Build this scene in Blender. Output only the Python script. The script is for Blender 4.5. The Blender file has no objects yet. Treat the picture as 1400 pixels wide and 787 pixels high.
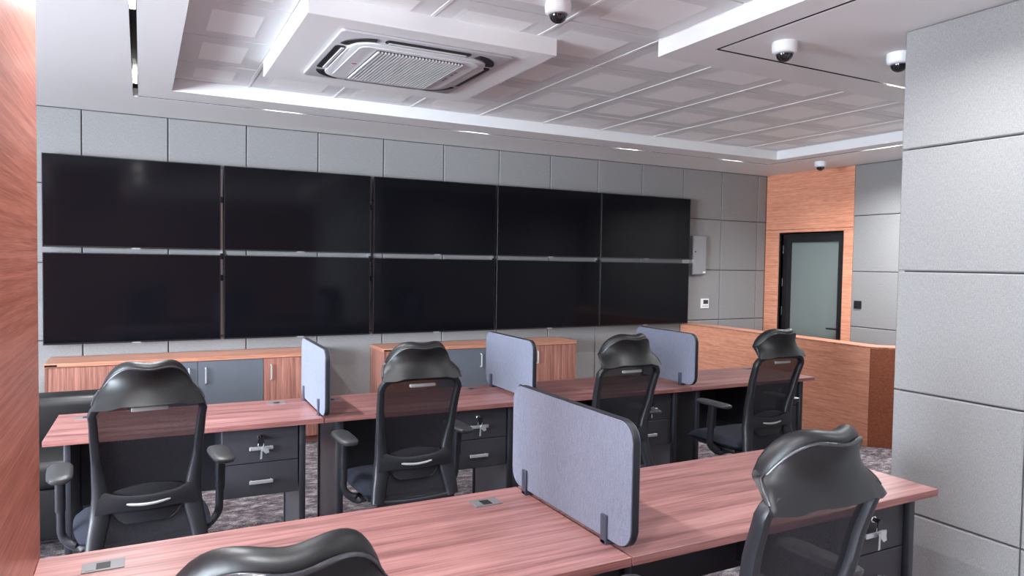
import bpy, bmesh, math, random
from mathutils import Vector, Matrix
random.seed(7)
scene = bpy.context.scene
C = scene.collection
PI = math.pi

# ------------------------------------------------------------------ camera
CAM_YAW, CAM_PITCH, CAM_ROLL = 0.48331, -0.03668, 0.01573
CAM_F = 966.61                       # pixels at a width of 1400
CAM_LOC = (0.4031, -6.4042, 1.5455)
cam_data = bpy.data.cameras.new('camera')
cam = bpy.data.objects.new('camera', cam_data)
C.objects.link(cam)
cam_data.sensor_fit = 'HORIZONTAL'
cam_data.sensor_width = 36.0
cam_data.lens = 36.0 * CAM_F / 1400.0
cam_data.clip_start = 0.02
cy, sy = math.cos(CAM_YAW), math.sin(CAM_YAW)
fwd = Vector((sy * math.cos(CAM_PITCH), cy * math.cos(CAM_PITCH), math.sin(CAM_PITCH)))
rgt = Vector((cy, -sy, 0)); upv = rgt.cross(fwd)
r2 = rgt * math.cos(CAM_ROLL) + upv * math.sin(CAM_ROLL)
u2 = -rgt * math.sin(CAM_ROLL) + upv * math.cos(CAM_ROLL)
m = Matrix((r2, u2, -fwd)).transposed().to_4x4()
m.translation = CAM_LOC
cam.matrix_world = m
scene.camera = cam

# ------------------------------------------------------------------ world, light, exposure
scene.view_settings.view_transform = 'Standard'
scene.view_settings.look = 'None'
scene.view_settings.gamma = 1.0
scene.view_settings.use_curve_mapping = False
scene.view_settings.exposure = 1.04
world = bpy.data.worlds.new('sky'); scene.world = world
world.use_nodes = True
wn = world.node_tree.nodes
wn['Background'].inputs[0].default_value = (0.78, 0.89, 1.0, 1)
wn['Background'].inputs[1].default_value = 41.0
TRACK_LAMP_W = 15.0                   # watts of each short lamp in the ceiling slots
WINDOWS = [(-8.6, -6.8), (-6.5, -4.7), (-4.4, -3.1)]   # y ranges on the left wall
for (a, b) in WINDOWS:
    ld = bpy.data.lights.new('window_portal', 'AREA'); ld.shape = 'RECTANGLE'
    ld.size = 1.75; ld.size_y = b - a
    ld.cycles.is_portal = True
    lo = bpy.data.objects.new('window_portal', ld); C.objects.link(lo)
    lo.location = (-4.64, (a + b) / 2, 1.525); lo.rotation_euler = (0, -PI / 2, 0)

# ------------------------------------------------------------------ helpers
def new_mat(name):
    mt = bpy.data.materials.new(name); mt.use_nodes = True
    return mt, mt.node_tree.nodes, mt.node_tree.links, mt.node_tree.nodes['Principled BSDF']

def srgb(r, g, b):
    def f(c):
        c /= 255.0
        return c / 12.92 if c <= 0.04045 else ((c + 0.055) / 1.055) ** 2.4
    return (f(r), f(g), f(b), 1)

def plain(name, col, rough=0.5, metal=0.0, spec=0.5, bump=0.0, bscale=400.0, coat=0.0):
    mt, n, l, p = new_mat(name)
    p.inputs['Base Color'].default_value = col
    p.inputs['Roughness'].default_value = rough
    p.inputs['Metallic'].default_value = metal
    p.inputs['Specular IOR Level'].default_value = spec
    p.inputs['Coat Weight'].default_value = coat
    tc = n.new('ShaderNodeTexCoord'); ns = n.new('ShaderNodeTexNoise')
    ns.inputs['Scale'].default_value = bscale
    l.new(tc.outputs['Object'], ns.inputs['Vector'])
    mr = n.new('ShaderNodeMapRange')
    mr.inputs['To Min'].default_value = max(0, rough - 0.04); mr.inputs['To Max'].default_value = min(1, rough + 0.04)
    l.new(ns.outputs['Fac'], mr.inputs['Value']); l.new(mr.outputs[0], p.inputs['Roughness'])
    if bump:
        b = n.new('ShaderNodeBump'); b.inputs['Strength'].default_value = bump; b.inputs['Distance'].default_value = 0.001
        l.new(ns.outputs['Fac'], b.inputs['Height']); l.new(b.outputs[0], p.inputs['Normal'])
    return mt

def wood(name, dark, mid, light, axis, stretch=(1.2, 34.0), rough=0.38, spec=0.4, fine=0.35):
    """axis = direction of the grain: 0 x, 1 y, 2 z"""
    mt, n, l, p = new_mat(name)
    tc = n.new('ShaderNodeTexCoord'); mp = n.new('ShaderNodeMapping')
    sc = [stretch[1]] * 3; sc[axis] = stretch[0]
    mp.inputs['Scale'].default_value = sc
    l.new(tc.outputs['Object'], mp.inputs['Vector'])
    n1 = n.new('ShaderNodeTexNoise'); n1.inputs['Scale'].default_value = 1.0; n1.inputs['Detail'].default_value = 5
    n1.inputs['Roughness'].default_value = 0.62; n1.inputs['Distortion'].default_value = 0.6
    l.new(mp.outputs[0], n1.inputs['Vector'])
    mp2 = n.new('ShaderNodeMapping'); sc2 = [stretch[1] * 7] * 3; sc2[axis] = stretch[0] * 5
    mp2.inputs['Scale'].default_value = sc2
    l.new(tc.outputs['Object'], mp2.inputs['Vector'])
    n2 = n.new('ShaderNodeTexNoise'); n2.inputs['Scale'].default_value = 1.0; n2.inputs['Detail'].default_value = 3
    l.new(mp2.outputs[0], n2.inputs['Vector'])
    mx = n.new('ShaderNodeMix'); mx.data_type = 'FLOAT'; mx.inputs[0].default_value = fine
    l.new(n1.outputs['Fac'], mx.inputs[2]); l.new(n2.outputs['Fac'], mx.inputs[3])
    cr = n.new('ShaderNodeValToRGB'); e = cr.color_ramp.elements
    e[0].position = 0.38; e[0].color = dark; e[1].position = 0.62; e[1].color = light
    k = e.new(0.5); k.color = mid
    l.new(mx.outputs[0], cr.inputs[0]); l.new(cr.outputs[0], p.inputs['Base Color'])
    p.inputs['Roughness'].default_value = rough; p.inputs['Specular IOR Level'].default_value = spec
    b = n.new('ShaderNodeBump'); b.inputs['Strength'].default_value = 0.12; b.inputs['Distance'].default_value = 0.001
    l.new(mx.outputs[0], b.inputs['Height']); l.new(b.outputs[0], p.inputs['Normal'])
    return mt

def fabric(name, c1, c2, scale=260.0, rough=0.9, bump=0.35):
    mt, n, l, p = new_mat(name)
    tc = n.new('ShaderNodeTexCoord')
    ns = n.new('ShaderNodeTexNoise'); ns.inputs['Scale'].default_value = scale; ns.inputs['Detail'].default_value = 2
    l.new(tc.outputs['Object'], ns.inputs['Vector'])
    mp = n.new('ShaderNodeMapping'); mp.inputs['Scale'].default_value = (500, 500, 60)
    l.new(tc.outputs['Object'], mp.inputs['Vector'])
    n2 = n.new('ShaderNodeTexNoise'); n2.inputs['Scale'].default_value = 1.0
    l.new(mp.outputs[0], n2.inputs['Vector'])
    mx = n.new('ShaderNodeMix'); mx.data_type = 'FLOAT'; mx.inputs[0].default_value = 0.5
    l.new(ns.outputs['Fac'], mx.inputs[2]); l.new(n2.outputs['Fac'], mx.inputs[3])
    cr = n.new('ShaderNodeValToRGB'); cr.color_ramp.elements[0].position = 0.36; cr.color_ramp.elements[1].position = 0.64
    cr.color_ramp.elements[0].color = c1; cr.color_ramp.elements[1].color = c2
    l.new(mx.outputs[0], cr.inputs[0]); l.new(cr.outputs[0], p.inputs['Base Color'])
    p.inputs['Roughness'].default_value = rough; p.inputs['Specular IOR Level'].default_value = 0.2
    b = n.new('ShaderNodeBump'); b.inputs['Strength'].default_value = bump; b.inputs['Distance'].default_value = 0.001
    l.new(mx.outputs[0], b.inputs['Height']); l.new(b.outputs[0], p.inputs['Normal'])
    return mt

def carpet(name):
    mt, n, l, p = new_mat(name)
    tc = n.new('ShaderNodeTexCoord')
    mp = n.new('ShaderNodeMapping'); mp.inputs['Scale'].default_value = (11, 20, 9)
    l.new(tc.outputs['Object'], mp.inputs['Vector'])
    a = n.new('ShaderNodeTexNoise'); a.inputs['Scale'].default_value = 1.0; a.inputs['Detail'].default_value = 8; a.inputs['Roughness'].default_value = 0.75
    l.new(mp.outputs[0], a.inputs['Vector'])
    f = n.new('ShaderNodeTexNoise'); f.inputs['Scale'].default_value = 170; f.inputs['Detail'].default_value = 2
    l.new(tc.outputs['Object'], f.inputs['Vector'])
    mx = n.new('ShaderNodeMix'); mx.data_type = 'FLOAT'; mx.inputs[0].default_value = 0.35
    l.new(a.outputs['Fac'], mx.inputs[2]); l.new(f.outputs['Fac'], mx.inputs[3])
    cr = n.new('ShaderNodeValToRGB'); e = cr.color_ramp.elements
    e[0].position = 0.40; e[0].color = srgb(52, 46, 50); e[1].position = 0.60; e[1].color = srgb(176, 166, 168)
    k = e.new(0.5); k.color = srgb(104, 95, 99)
    l.new(mx.outputs[0], cr.inputs[0]); l.new(cr.outputs[0], p.inputs['Base Color'])
    p.inputs['Roughness'].default_value = 1.0; p.inputs['Specular IOR Level'].default_value = 0.1
    b = n.new('ShaderNodeBump'); b.inputs['Strength'].default_value = 0.6; b.inputs['Distance'].default_value = 0.004
    l.new(f.outputs['Fac'], b.inputs['Height']); l.new(b.outputs[0], p.inputs['Normal'])
    return mt

def see_through(name, col, alpha, rough=0.6, weave=0.0):
    """net-like or thin-glass material: part transparent, part solid"""
    mt, n, l, p = new_mat(name)
    p.inputs['Base Color'].default_value = col; p.inputs['Roughness'].default_value = rough
    tr = n.new('ShaderNodeBsdfTransparent'); mx = n.new('ShaderNodeMixShader')
    mx.inputs[0].default_value = alpha
    if weave:
        tc = n.new('ShaderNodeTexCoord'); ns = n.new('ShaderNodeTexNoise'); ns.inputs['Scale'].default_value = weave
        l.new(tc.outputs['Object'], ns.inputs['Vector'])
        mr = n.new('ShaderNodeMapRange'); mr.inputs['From Min'].default_value = 0.3; mr.inputs['From Max'].default_value = 0.7
        mr.inputs['To Min'].default_value = alpha - 0.1; mr.inputs['To Max'].default_value = min(1, alpha + 0.1)
        l.new(ns.outputs['Fac'], mr.inputs['Value']); l.new(mr.outputs[0], mx.inputs[0])
    l.new(tr.outputs[0], mx.inputs[1]); l.new(p.outputs[0], mx.inputs[2])
    l.new(mx.outputs[0], n['Material Output'].inputs['Surface'])
    return mt

def glow(name, col, strength):
    mt, n, l, p = new_mat(name)
    p.inputs['Base Color'].default_value = (0.8, 0.8, 0.8, 1)
    p.inputs['Emission Color'].default_value = col; p.inputs['Emission Strength'].default_value = strength
    return mt

M = {}
M['white_paint'] = plain('white_paint', srgb(234, 234, 234), 0.55, bump=0.03, bscale=90)
M['tile_white'] = plain('tile_white', srgb(222, 222, 223), 0.45, spec=0.5)
M['tile_inner'] = plain('tile_inner', srgb(246, 246, 246), 0.5, spec=0.5)
M['rail_white'] = plain('rail_white', srgb(235, 235, 235), 0.4)
M['panel_fabric'] = fabric('panel_fabric', srgb(130, 129, 129), srgb(156, 155, 155))
M['panel_back'] = plain('panel_back', srgb(60, 61, 63), 0.9)
M['desk_wood'] = wood('desk_wood', srgb(118, 78, 76), srgb(152, 106, 103), srgb(174, 128, 124), 0, (1.1, 26.0), 0.33, 0.5)
M['desk_wood_edge'] = wood('desk_wood_edge', srgb(112, 70, 67), srgb(142, 94, 90), srgb(162, 114, 108), 0, (1.1, 40.0), 0.4, 0.4)
M['cabinet_wood_top'] = wood('cabinet_wood_top', srgb(150, 98, 80), srgb(180, 122, 98), srgb(200, 144, 118), 0, (1.1, 30.0), 0.35, 0.5)
M['cabinet_wood'] = wood('cabinet_wood', srgb(112, 72, 62), srgb(150, 100, 88), srgb(180, 128, 112), 2, (1.3, 60.0), 0.42, 0.4)
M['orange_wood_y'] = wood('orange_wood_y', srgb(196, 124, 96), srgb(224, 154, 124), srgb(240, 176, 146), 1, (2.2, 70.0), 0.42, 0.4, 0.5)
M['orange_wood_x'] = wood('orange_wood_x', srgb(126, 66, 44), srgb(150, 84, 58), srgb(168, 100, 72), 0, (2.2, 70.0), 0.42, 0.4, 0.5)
M['column_wood'] = wood('column_wood', srgb(136, 74, 60), srgb(176, 106, 88), srgb(200, 130, 110), 1, (1.4, 120.0), 0.36, 0.5, 0.5)
M['dark_wall_wood'] = wood('dark_wall_wood', srgb(100, 56, 42), srgb(124, 72, 54), srgb(140, 88, 66), 0, (2.0, 50.0), 0.4, 0.4)
M['carpet'] = carpet('carpet')
M['screen'] = plain('screen', (0.004, 0.004, 0.006, 1), 0.1, spec=0.2)
M['bezel'] = plain('bezel', (0.008, 0.008, 0.01, 1), 0.3)
M['steel'] = plain('steel', (0.6, 0.61, 0.63, 1), 0.42, 0.8)
M['chrome'] = plain('chrome', (0.8, 0.8, 0.82, 1), 0.12, 1.0)
M['desk_metal'] = plain('desk_metal', srgb(56, 56, 62), 0.36, 0.25)
M['drawer_metal'] = plain('drawer_metal', srgb(52, 51, 57), 0.5, 0.1, bump=0.02, bscale=600)
M['leg_metal'] = plain('leg_metal', srgb(118, 119, 124), 0.3, 0.7)
M['post_dark'] = plain('post_dark', srgb(42, 43, 50), 0.4, 0.2)
M['felt'] = fabric('felt', srgb(106, 110, 126), srgb(130, 134, 150), 320.0, 0.95, 0.2)
M['felt_edge'] = plain('felt_edge', srgb(32, 34, 40), 0.55)
M['clamp'] = plain('clamp', srgb(84, 90, 106), 0.35, 0.5)
M['leather'] = plain('leather', (0.008, 0.008, 0.009, 1), 0.42, spec=0.42, bump=0.12, bscale=500)
M['piping'] = plain('piping', (0.03, 0.03, 0.035, 1), 0.3, spec=0.6)
M['plastic'] = plain('plastic', (0.015, 0.0155, 0.020, 1), 0.42, spec=0.5, bump=0.05, bscale=700)
M['pad_plastic'] = plain('pad_plastic', (0.03, 0.03, 0.033, 1), 0.36, spec=0.6)
M['seat_cloth'] = fabric('seat_cloth', (0.01, 0.011, 0.018, 1), (0.024, 0.026, 0.04, 1), 420.0, 0.85, 0.3)
M['net'] = see_through('net', (0.010, 0.010, 0.015, 1), 0.86, 0.6, 900.0)
M['slot_grey'] = plain('slot_grey', srgb(176, 178, 180), 0.35, 0.2)
M['grey_door'] = plain('grey_door', srgb(92, 96, 104), 0.42)
M['black_frame'] = plain('black_frame', (0.012, 0.012, 0.013, 1), 0.35)
M['frosted'] = plain('frosted', srgb(118, 128, 126), 0.16, spec=0.6)
M['glass'] = see_through('glass', (0.9, 0.95, 1, 1), 0.06, 0.02)
M['ac_white'] = plain('ac_white', srgb(214, 214, 216), 0.4)
M['ac_grey'] = plain('ac_grey', srgb(184, 182, 186), 0.4)
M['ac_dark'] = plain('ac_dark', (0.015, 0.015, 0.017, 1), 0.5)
M['red_mark'] = plain('red_mark', srgb(180, 40, 50), 0.4)
M['dome_smoke'] = plain('dome_smoke', (0.012, 0.012, 0.013, 1), 0.06, spec=0.8)
M['slot_black'] = plain('slot_black', (0.006, 0.006, 0.006, 1), 0.6)
M['lamp'] = glow('lamp', (1.0, 0.97, 0.93, 1), 30.0)
M['outlet_metal'] = plain('outlet_metal', srgb(112, 110, 113), 0.55, 0.1)
M['box_grey'] = plain('box_grey', srgb(142, 143, 145), 0.4)
M['thermo_white'] = plain('thermo_white', srgb(232, 232, 232), 0.4)
M['lcd'] = plain('lcd', srgb(60, 64, 62), 0.3)

def link(name, bm, mat, parent=None, smooth=30, loc=None):
    bmesh.ops.recalc_face_normals(bm, faces=bm.faces[:])
    me = bpy.data.meshes.new(name); bm.to_mesh(me); bm.free()
    return link_mesh(name, me, mat, parent, smooth, loc)

def link_mesh(name, me, mat, parent=None, smooth=30, loc=None):
    if mat is not None and not me.materials:
        me.materials.append(M[mat] if isinstance(mat, str) else mat)
    if smooth and len(me.polygons):
        me.polygons.foreach_set('use_smooth', [True] * len(me.polygons))
        me.set_sharp_from_angle(angle=math.radians(smooth))
    o = bpy.data.objects.new(name, me); C.objects.link(o)
    if parent is not None: o.parent = parent
    if loc is not None: o.location = loc
    return o

def empty(name, loc=(0, 0, 0), rz=0.0):
    o = bpy.data.objects.new(name, None); C.objects.link(o)
    o.location = loc; o.rotation_euler = (0, 0, rz); o.empty_display_size = 0.1
    return o

def tag(o, label, cat, group=None):
    o['label'] = label; o['category'] = cat
    if group: o['group'] = group
    return o

def structure(o):
    o['kind'] = 'structure'; return o

def children_of(o):
    return [c for c in bpy.data.objects if c.parent == o]

def copy_tree(o, parent=None):
    c = o.copy(); C.objects.link(c)
    if parent is not None: c.parent = parent
    for ch in children_of(o): copy_tree(ch, c)
    return c

def box(bm, x0, x1, y0, y1, z0, z1, bev=0.0, seg=1):
    vs = [bm.verts.new((x, y, z)) for z in (z0, z1) for y in (y0, y1) for x in (x0, x1)]
    fs = []
    for q in ((0, 1, 3, 2), (4, 6, 7, 5), (0, 4, 5, 1), (2, 3, 7, 6), (0, 2, 6, 4), (1, 5, 7, 3)):
        fs.append(bm.faces.new([vs[i] for i in q]))
    if bev > 0:
        es = list({e for f in fs for e in f.edges})
        bmesh.ops.bevel(bm, geom=es, offset=bev, segments=seg, affect='EDGES', profile=0.5)
    return vs

def boxo(name, dims, mat, parent=None, bev=0.0, seg=1, smooth=30):
    bm = bmesh.new(); box(bm, *dims, bev=bev, seg=seg)
    return link(name, bm, mat, parent, smooth)

def prism(bm, pts2, axis, a0, a1, bev=0.0, seg=2):
    """extrude a 2-D outline along an axis (0 x: pts are (y,z); 1 y: (x,z); 2 z: (x,y))"""
    def P(p, a):
        return (a, p[0], p[1]) if axis == 0 else (p[0], a, p[1]) if axis == 1 else (p[0], p[1], a)
    A = [bm.verts.new(P(p, a0)) for p in pts2]; B = [bm.verts.new(P(p, a1)) for p in pts2]
    n = len(pts2)
    fa = bm.faces.new(A); fb = bm.faces.new(B[::-1])
    for i in range(n):
        bm.faces.new((A[i], B[i], B[(i + 1) % n], A[(i + 1) % n]))
    if bev:
        es = list(fa.edges) + list(fb.edges)
        bmesh.ops.bevel(bm, geom=es, offset=bev, segments=seg, affect='EDGES', profile=0.5)

def rrect(x0, x1, z0, z1, r, n=6):
    out = []
    for cx, cz, a in ((x1 - r, z1 - r, 0), (x0 + r, z1 - r, 90), (x0 + r, z0 + r, 180), (x1 - r, z0 + r, 270)):
        for i in range(n + 1):
            t = math.radians(a + 90 * i / n); out.append((cx + r * math.cos(t), cz + r * math.sin(t)))
    return out

def ring_tube(bm, outline_out, outline_in, y0, y1, axis=1):
    """frame between two outlines of the same count"""
    def P(p, a):
        return (a, p[0], p[1]) if axis == 0 else (p[0], a, p[1]) if axis == 1 else (p[0], p[1], a)
    L = [[bm.verts.new(P(p, a)) for p in o] for o, a in ((outline_out, y0), (outline_out, y1), (outline_in, y1), (outline_in, y0))]
    n = len(outline_out)
    for k in range(4):
        A, B = L[k], L[(k + 1) % 4]
        for i in range(n):
            bm.faces.new((A[i], A[(i + 1) % n], B[(i + 1) % n], B[i]))

def sweep(bm, pts, ws, hs, ref=(0, 1, 0), n=10, power=2.0, closed=False, caps=True):
    """tube with an elliptical or boxy section; ws along the side direction, hs along ref"""
    pts = [Vector(p) for p in pts]; N = len(pts)
    if not isinstance(ws, (list, tuple)): ws = [ws] * N
    if not isinstance(hs, (list, tuple)): hs = [hs] * N
    rings = []
    for i, p in enumerate(pts):
        if closed: t = pts[(i + 1) % N] - pts[i - 1]
        else: t = pts[min(i + 1, N - 1)] - pts[max(i - 1, 0)]
        t.normalize()
        r = Vector(ref); r = r - t * r.dot(t)
        if r.length < 1e-4: r = t.orthogonal()
        r.normalize(); s = t.cross(r)
        ring = []
        for k in range(n):
            a = 2 * PI * (k + 0.5) / n; c_, s_ = math.cos(a), math.sin(a)
            cx = math.copysign(abs(c_) ** (2 / power), c_); cz = math.copysign(abs(s_) ** (2 / power), s_)
            ring.append(bm.verts.new(p + s * (ws[i] * 0.5 * cx) + r * (hs[i] * 0.5 * cz)))
        rings.append(ring)
    M_ = N if closed else N - 1
    for i in range(M_):
        A, B = rings[i], rings[(i + 1) % N]
        for k in range(n):
            bm.faces.new((A[k], A[(k + 1) % n], B[(k + 1) % n], B[k]))
    if caps and not closed:
        bm.faces.new(rings[0][::-1]); bm.faces.new(rings[-1])

def lathe(bm, prof, n=24, mat=None):
    rings = []
    for r, z in prof:
        if r < 1e-6: rings.append([bm.verts.new((0, 0, z))])
        else: rings.append([bm.verts.new((r * math.cos(2 * PI * k / n), r * math.sin(2 * PI * k / n), z)) for k in range(n)])
    for a, b in zip(rings, rings[1:]):
        for k in range(n):
            k2 = (k + 1) % n
            if len(a) == 1 and len(b) == 1: continue
            if len(a) == 1: bm.faces.new((a[0], b[k], b[k2]))
            elif len(b) == 1: bm.faces.new((a[k], a[k2], b[0]))
            else: bm.faces.new((a[k], a[k2], b[k2], b[k]))
    if len(rings[0]) > 1: bm.faces.new(rings[0][::-1])
    if len(rings[-1]) > 1: bm.faces.new(rings[-1])

def cyl(bm, p0, p1, r, n=14):
    sweep(bm, [p0, p1], 2 * r, 2 * r, ref=(0.123, 0.31, 0.94), n=n)

def interp(tab, x):
    if x <= tab[0][0]: return tab[0][1]
    for (a, va), (b, vb) in zip(tab, tab[1:]):
        if x <= b:
            t = (x - a) / (b - a); t2 = t * t * (3 - 2 * t) * 0.4 + t * 0.6
            return va + (vb - va) * t2
    return tab[-1][1]

def spline(pts, sub=6):
    """Catmull-Rom through 3-D points"""
    P = [Vector(p) for p in pts]; out = []
    for i in range(len(P) - 1):
        p0 = P[max(i - 1, 0)]; p1 = P[i]; p2 = P[i + 1]; p3 = P[min(i + 2, len(P) - 1)]
        for k in range(sub):
            t = k / sub
            out.append(0.5 * ((2 * p1) + (p2 - p0) * t + (2 * p0 - 5 * p1 + 4 * p2 - p3) * t * t + (-p0 + 3 * p1 - 3 * p2 + p3) * t ** 3))
    out.append(P[-1]); return out

# ------------------------------------------------------------------ room shell
X0, X1, Y0, ZC, ZT = -4.5, 7.35, -9.0, 2.667, 2.755
floor = structure(boxo('floor', (X0 - 0.2, X1 + 0.3, Y0 - 0.2, 0.2, -0.1, 0.0), 'carpet'))

def panel_mesh(w, h, t=0.02, ch=0.006):
    """padded wall panel in the x-z plane, its face towards -y, centre at the origin"""
    bm = bmesh.new()
    A = [bm.verts.new((sx * w / 2, 0, sz * h / 2)) for sx, sz in ((-1, -1), (1, -1), (1, 1), (-1, 1))]
    B = [bm.verts.new((sx * w / 2, -t + ch, sz * h / 2)) for sx, sz in ((-1, -1), (1, -1), (1, 1), (-1, 1))]
    D = [bm.verts.new((sx * (w / 2 - ch), -t, sz * (h / 2 - ch))) for sx, sz in ((-1, -1), (1, -1), (1, 1), (-1, 1))]
    for P, Q in ((A, B), (B, D)):
        for i in range(4): bm.faces.new((P[i], P[(i + 1) % 4], Q[(i + 1) % 4], Q[i]))
    bm.faces.new(D); bm.faces.new(A[::-1])
    bmesh.ops.recalc_face_normals(bm, faces=bm.faces[:])
    me = bpy.data.meshes.new('wall_panel'); bm.to_mesh(me); bm.free()
    me.materials.append(M['panel_fabric'])
    return me
_pm = {}
def wall_panel(parent, c, w, h, rz=0.0):
    k = (round(w, 3), round(h, 3))
    if k not in _pm: _pm[k] = panel_mesh(w - 0.006, h - 0.006)
    o = bpy.data.objects.new('wall_panel', _pm[k]); C.objects.link(o); o.parent = parent
    o.location = c; o.rotation_euler = (0, 0, rz)
    return o

wall_back = structure(boxo('wall_back', (X0 - 0.2, X1 + 0.2, 0.02, 0.18, 0, 2.85), 'panel_back'))
ROWS = [(2.09, ZC), (1.487, 2.09), (0.889, 1.487), (0.29, 0.889), (0.0, 0.29)]
XS = [X0] + [0.6 * i for i in range(-7, 13)] + [X1]
for za, zb in ROWS:
    for xa, xb in zip(XS, XS[1:]):
        wall_panel(wall_back, ((xa + xb) / 2, 0.02, (za + zb) / 2), xb - xa, zb - za)

# right-hand wall with the wood-clad door bay
DY0, DY1, DZ = -0.205, -1.115, 1.955         # door opening
WOOD_END = -1.232
wall_right = empty('wall_right', (X1, 0, 0)); structure(wall_right)
bm = bmesh.new()
box(bm, 0.02, 0.2, DY0 - 0.02, 0.02, 0, 2.85); box(bm, 0.02, 0.2, -4.3, DY1 + 0.02, 0, 2.85)
box(bm, 0.02, 0.2, DY1 + 0.02, DY0 - 0.02, DZ - 0.02, 2.85)
box(bm, 0.26, 0.3, -4.3, 0.02, 0, 2.85)  # slab added behind the door to stop sky light leaking through gaps
structure(link('wall_core', bm, 'panel_back', wall_right))
def bp(name, dims, mat, parent): return boxo(name, dims, mat, parent, bev=0.002)
bp('wood_panel', (0, 0.02, WOOD_END, 0.0, 1.992, ZC), 'orange_wood_y', wall_right)
bp('wood_panel', (0, 0.02, DY0, 0.0, 0, 1.989), 'orange_wood_y', wall_right)
bp('wood_panel', (0, 0.02, WOOD_END, DY1, 0, 1.989), 'orange_wood_y', wall_right)
bp('wood_panel', (0, 0.02, DY1, DY0, DZ, 1.989), 'orange_wood_y', wall_right)
bp('jamb', (0.02, 0.2, DY0 - 0.02, DY0, 0, DZ), 'orange_wood_y', wall_right)
bp('jamb', (0.02, 0.2, DY1, DY1 + 0.02, 0, DZ), 'orange_wood_y', wall_right)
bp('lintel', (0.02, 0.2, DY1, DY0, DZ - 0.02, DZ), 'orange_wood_y', wall_right)
RY = [WOOD_END, -1.84, -2.44, -3.04, -3.64, -4.26]
for za, zb in [(2.11, ZC), (1.5, 2.11), (0.894, 1.5), (0.29, 0.894), (0, 0.29)]:
    for ya, yb in zip(RY, RY[1:]):
        wall_panel(wall_right, (0.02, (ya + yb) / 2, (za + zb) / 2), ya - yb, zb - za, -PI / 2)

door = empty('door_1', (X1, (DY0 + DY1) / 2, 0)); structure(door)
hw = (DY0 - DY1) / 2 - 0.022
bm = bmesh.new()
ring_tube(bm, [(-hw, 0.0), (hw, 0.0), (hw, DZ - 0.022), (-hw, DZ - 0.022)], [(-hw + 0.045, 0.0), (hw - 0.045, 0.0), (hw - 0.045, DZ - 0.065), (-hw + 0.045, DZ - 0.065)], 0.06, 0.14, axis=0)
link('door_frame', bm, 'black_frame', door)
bm = bmesh.new()
a = hw - 0.040
ring_tube(bm, [(-a, 0.01), (a, 0.01), (a, DZ - 0.058), (-a, DZ - 0.058)], [(-a + 0.05, 0.12), (a - 0.07, 0.12), (a - 0.07, DZ - 0.12), (-a + 0.05, DZ - 0.12)], 0.07, 0.12, axis=0)
leaf = link('door_leaf', bm, 'black_frame', door)
boxo('glass_pane', (0.088, 0.1, -a + 0.045, a - 0.065, 0.115, DZ - 0.115), 'frosted', door)
bm = bmesh.new()
box(bm, 0.055, 0.07, -a + 0.012, -a + 0.042, 0.74, 0.93, 0.003)
cyl(bm, (0.07, -a + 0.027, 0.84), (0.03, -a + 0.027, 0.84), 0.009)
box(bm, 0.018, 0.034, -a + 0.016, -a + 0.15, 0.83, 0.85, 0.005, 2)
link('door_handle', bm, 'black_frame', door)
for z in (0.4, 1.0, 1.35, 1.75):
    bm = bmesh.new(); cyl(bm, (0.052, hw - 0.01, z - 0.05), (0.052, hw - 0.01, z + 0.05), 0.011)
    link('hinge', bm, 'black_frame', door)

# near-right projecting wall (the big padded pier)
PX, PY = 3.623, -4.27
wall_pier = structure(boxo('wall_near_right', (PX + 0.02, X1 + 0.2, Y0, PY - 0.006, 0, 2.85), 'panel_back'))
PZ = [0, 0.39, 0.962, 1.531, 2.106, ZC]
PYS = [PY + 0.02] + [-4.83 - 0.57 * i for i in range(8)]
for za, zb in zip(PZ, PZ[1:]):
    for ya, yb in zip(PYS, PYS[1:]):
        wall_panel(wall_pier, (PX + 0.02, (ya + yb) / 2, (za + zb) / 2), ya - yb, zb - za, -PI / 2)
for za, zb in zip(PZ, PZ[1:]):
    for i in range(6):
        wall_panel(wall_pier, (PX + 0.32 + 0.6 * i, PY - 0.006, (za + zb) / 2), 0.6, zb - za, PI)

# wood-clad column on the near left
column = structure(boxo('wall_left_near', (-0.6, 0.163, -5.35, -4.185, 0, 2.667), 'column_wood', bev=0.002))

# wall behind the photographer, window wall
structure(boxo('wall_front', (X0 - 0.2, PX + 0.1, Y0 - 0.2, Y0, 0, 2.85), 'dark_wall_wood'))
wall_left = empty('wall_left', (X0, 0, 0)); structure(wall_left)
ZW0, ZW1 = 0.65, 2.4
bm = bmesh.new()
ys = [Y0] + [v for w in WINDOWS for v in w] + [0.02]
for i in range(0, len(ys), 2): box(bm, -0.2, 0, ys[i], ys[i + 1], 0, 2.85)
for a, b in WINDOWS:
    box(bm, -0.2, 0, a, b, 0, ZW0); box(bm, -0.2, 0, a, b, ZW1, 2.85)
structure(link('wall_core', bm, 'white_paint', wall_left))
for i, (a, b) in enumerate(WINDOWS):
    w = empty('window_%d' % (i + 1), (X0 - 0.1, (a + b) / 2, 0)); structure(w)
    h = (b - a) / 2
    bm = bmesh.new()
    ring_tube(bm, [(-h, ZW0), (h, ZW0), (h, ZW1), (-h, ZW1)], [(-h + .05, ZW0 + .05), (h - .05, ZW0 + .05), (h - .05, ZW1 - .05), (-h + .05, ZW1 - .05)], -0.03, 0.03, axis=0)
    box(bm, -0.025, 0.025, -0.025, 0.025, ZW0 + .05, ZW1 - .05)
    link('window_frame', bm, 'black_frame', w)
    boxo('glass_pane', (-0.004, 0.004, -h + .04, h - .04, ZW0 + .04, ZW1 - .04), 'glass', w)

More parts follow.
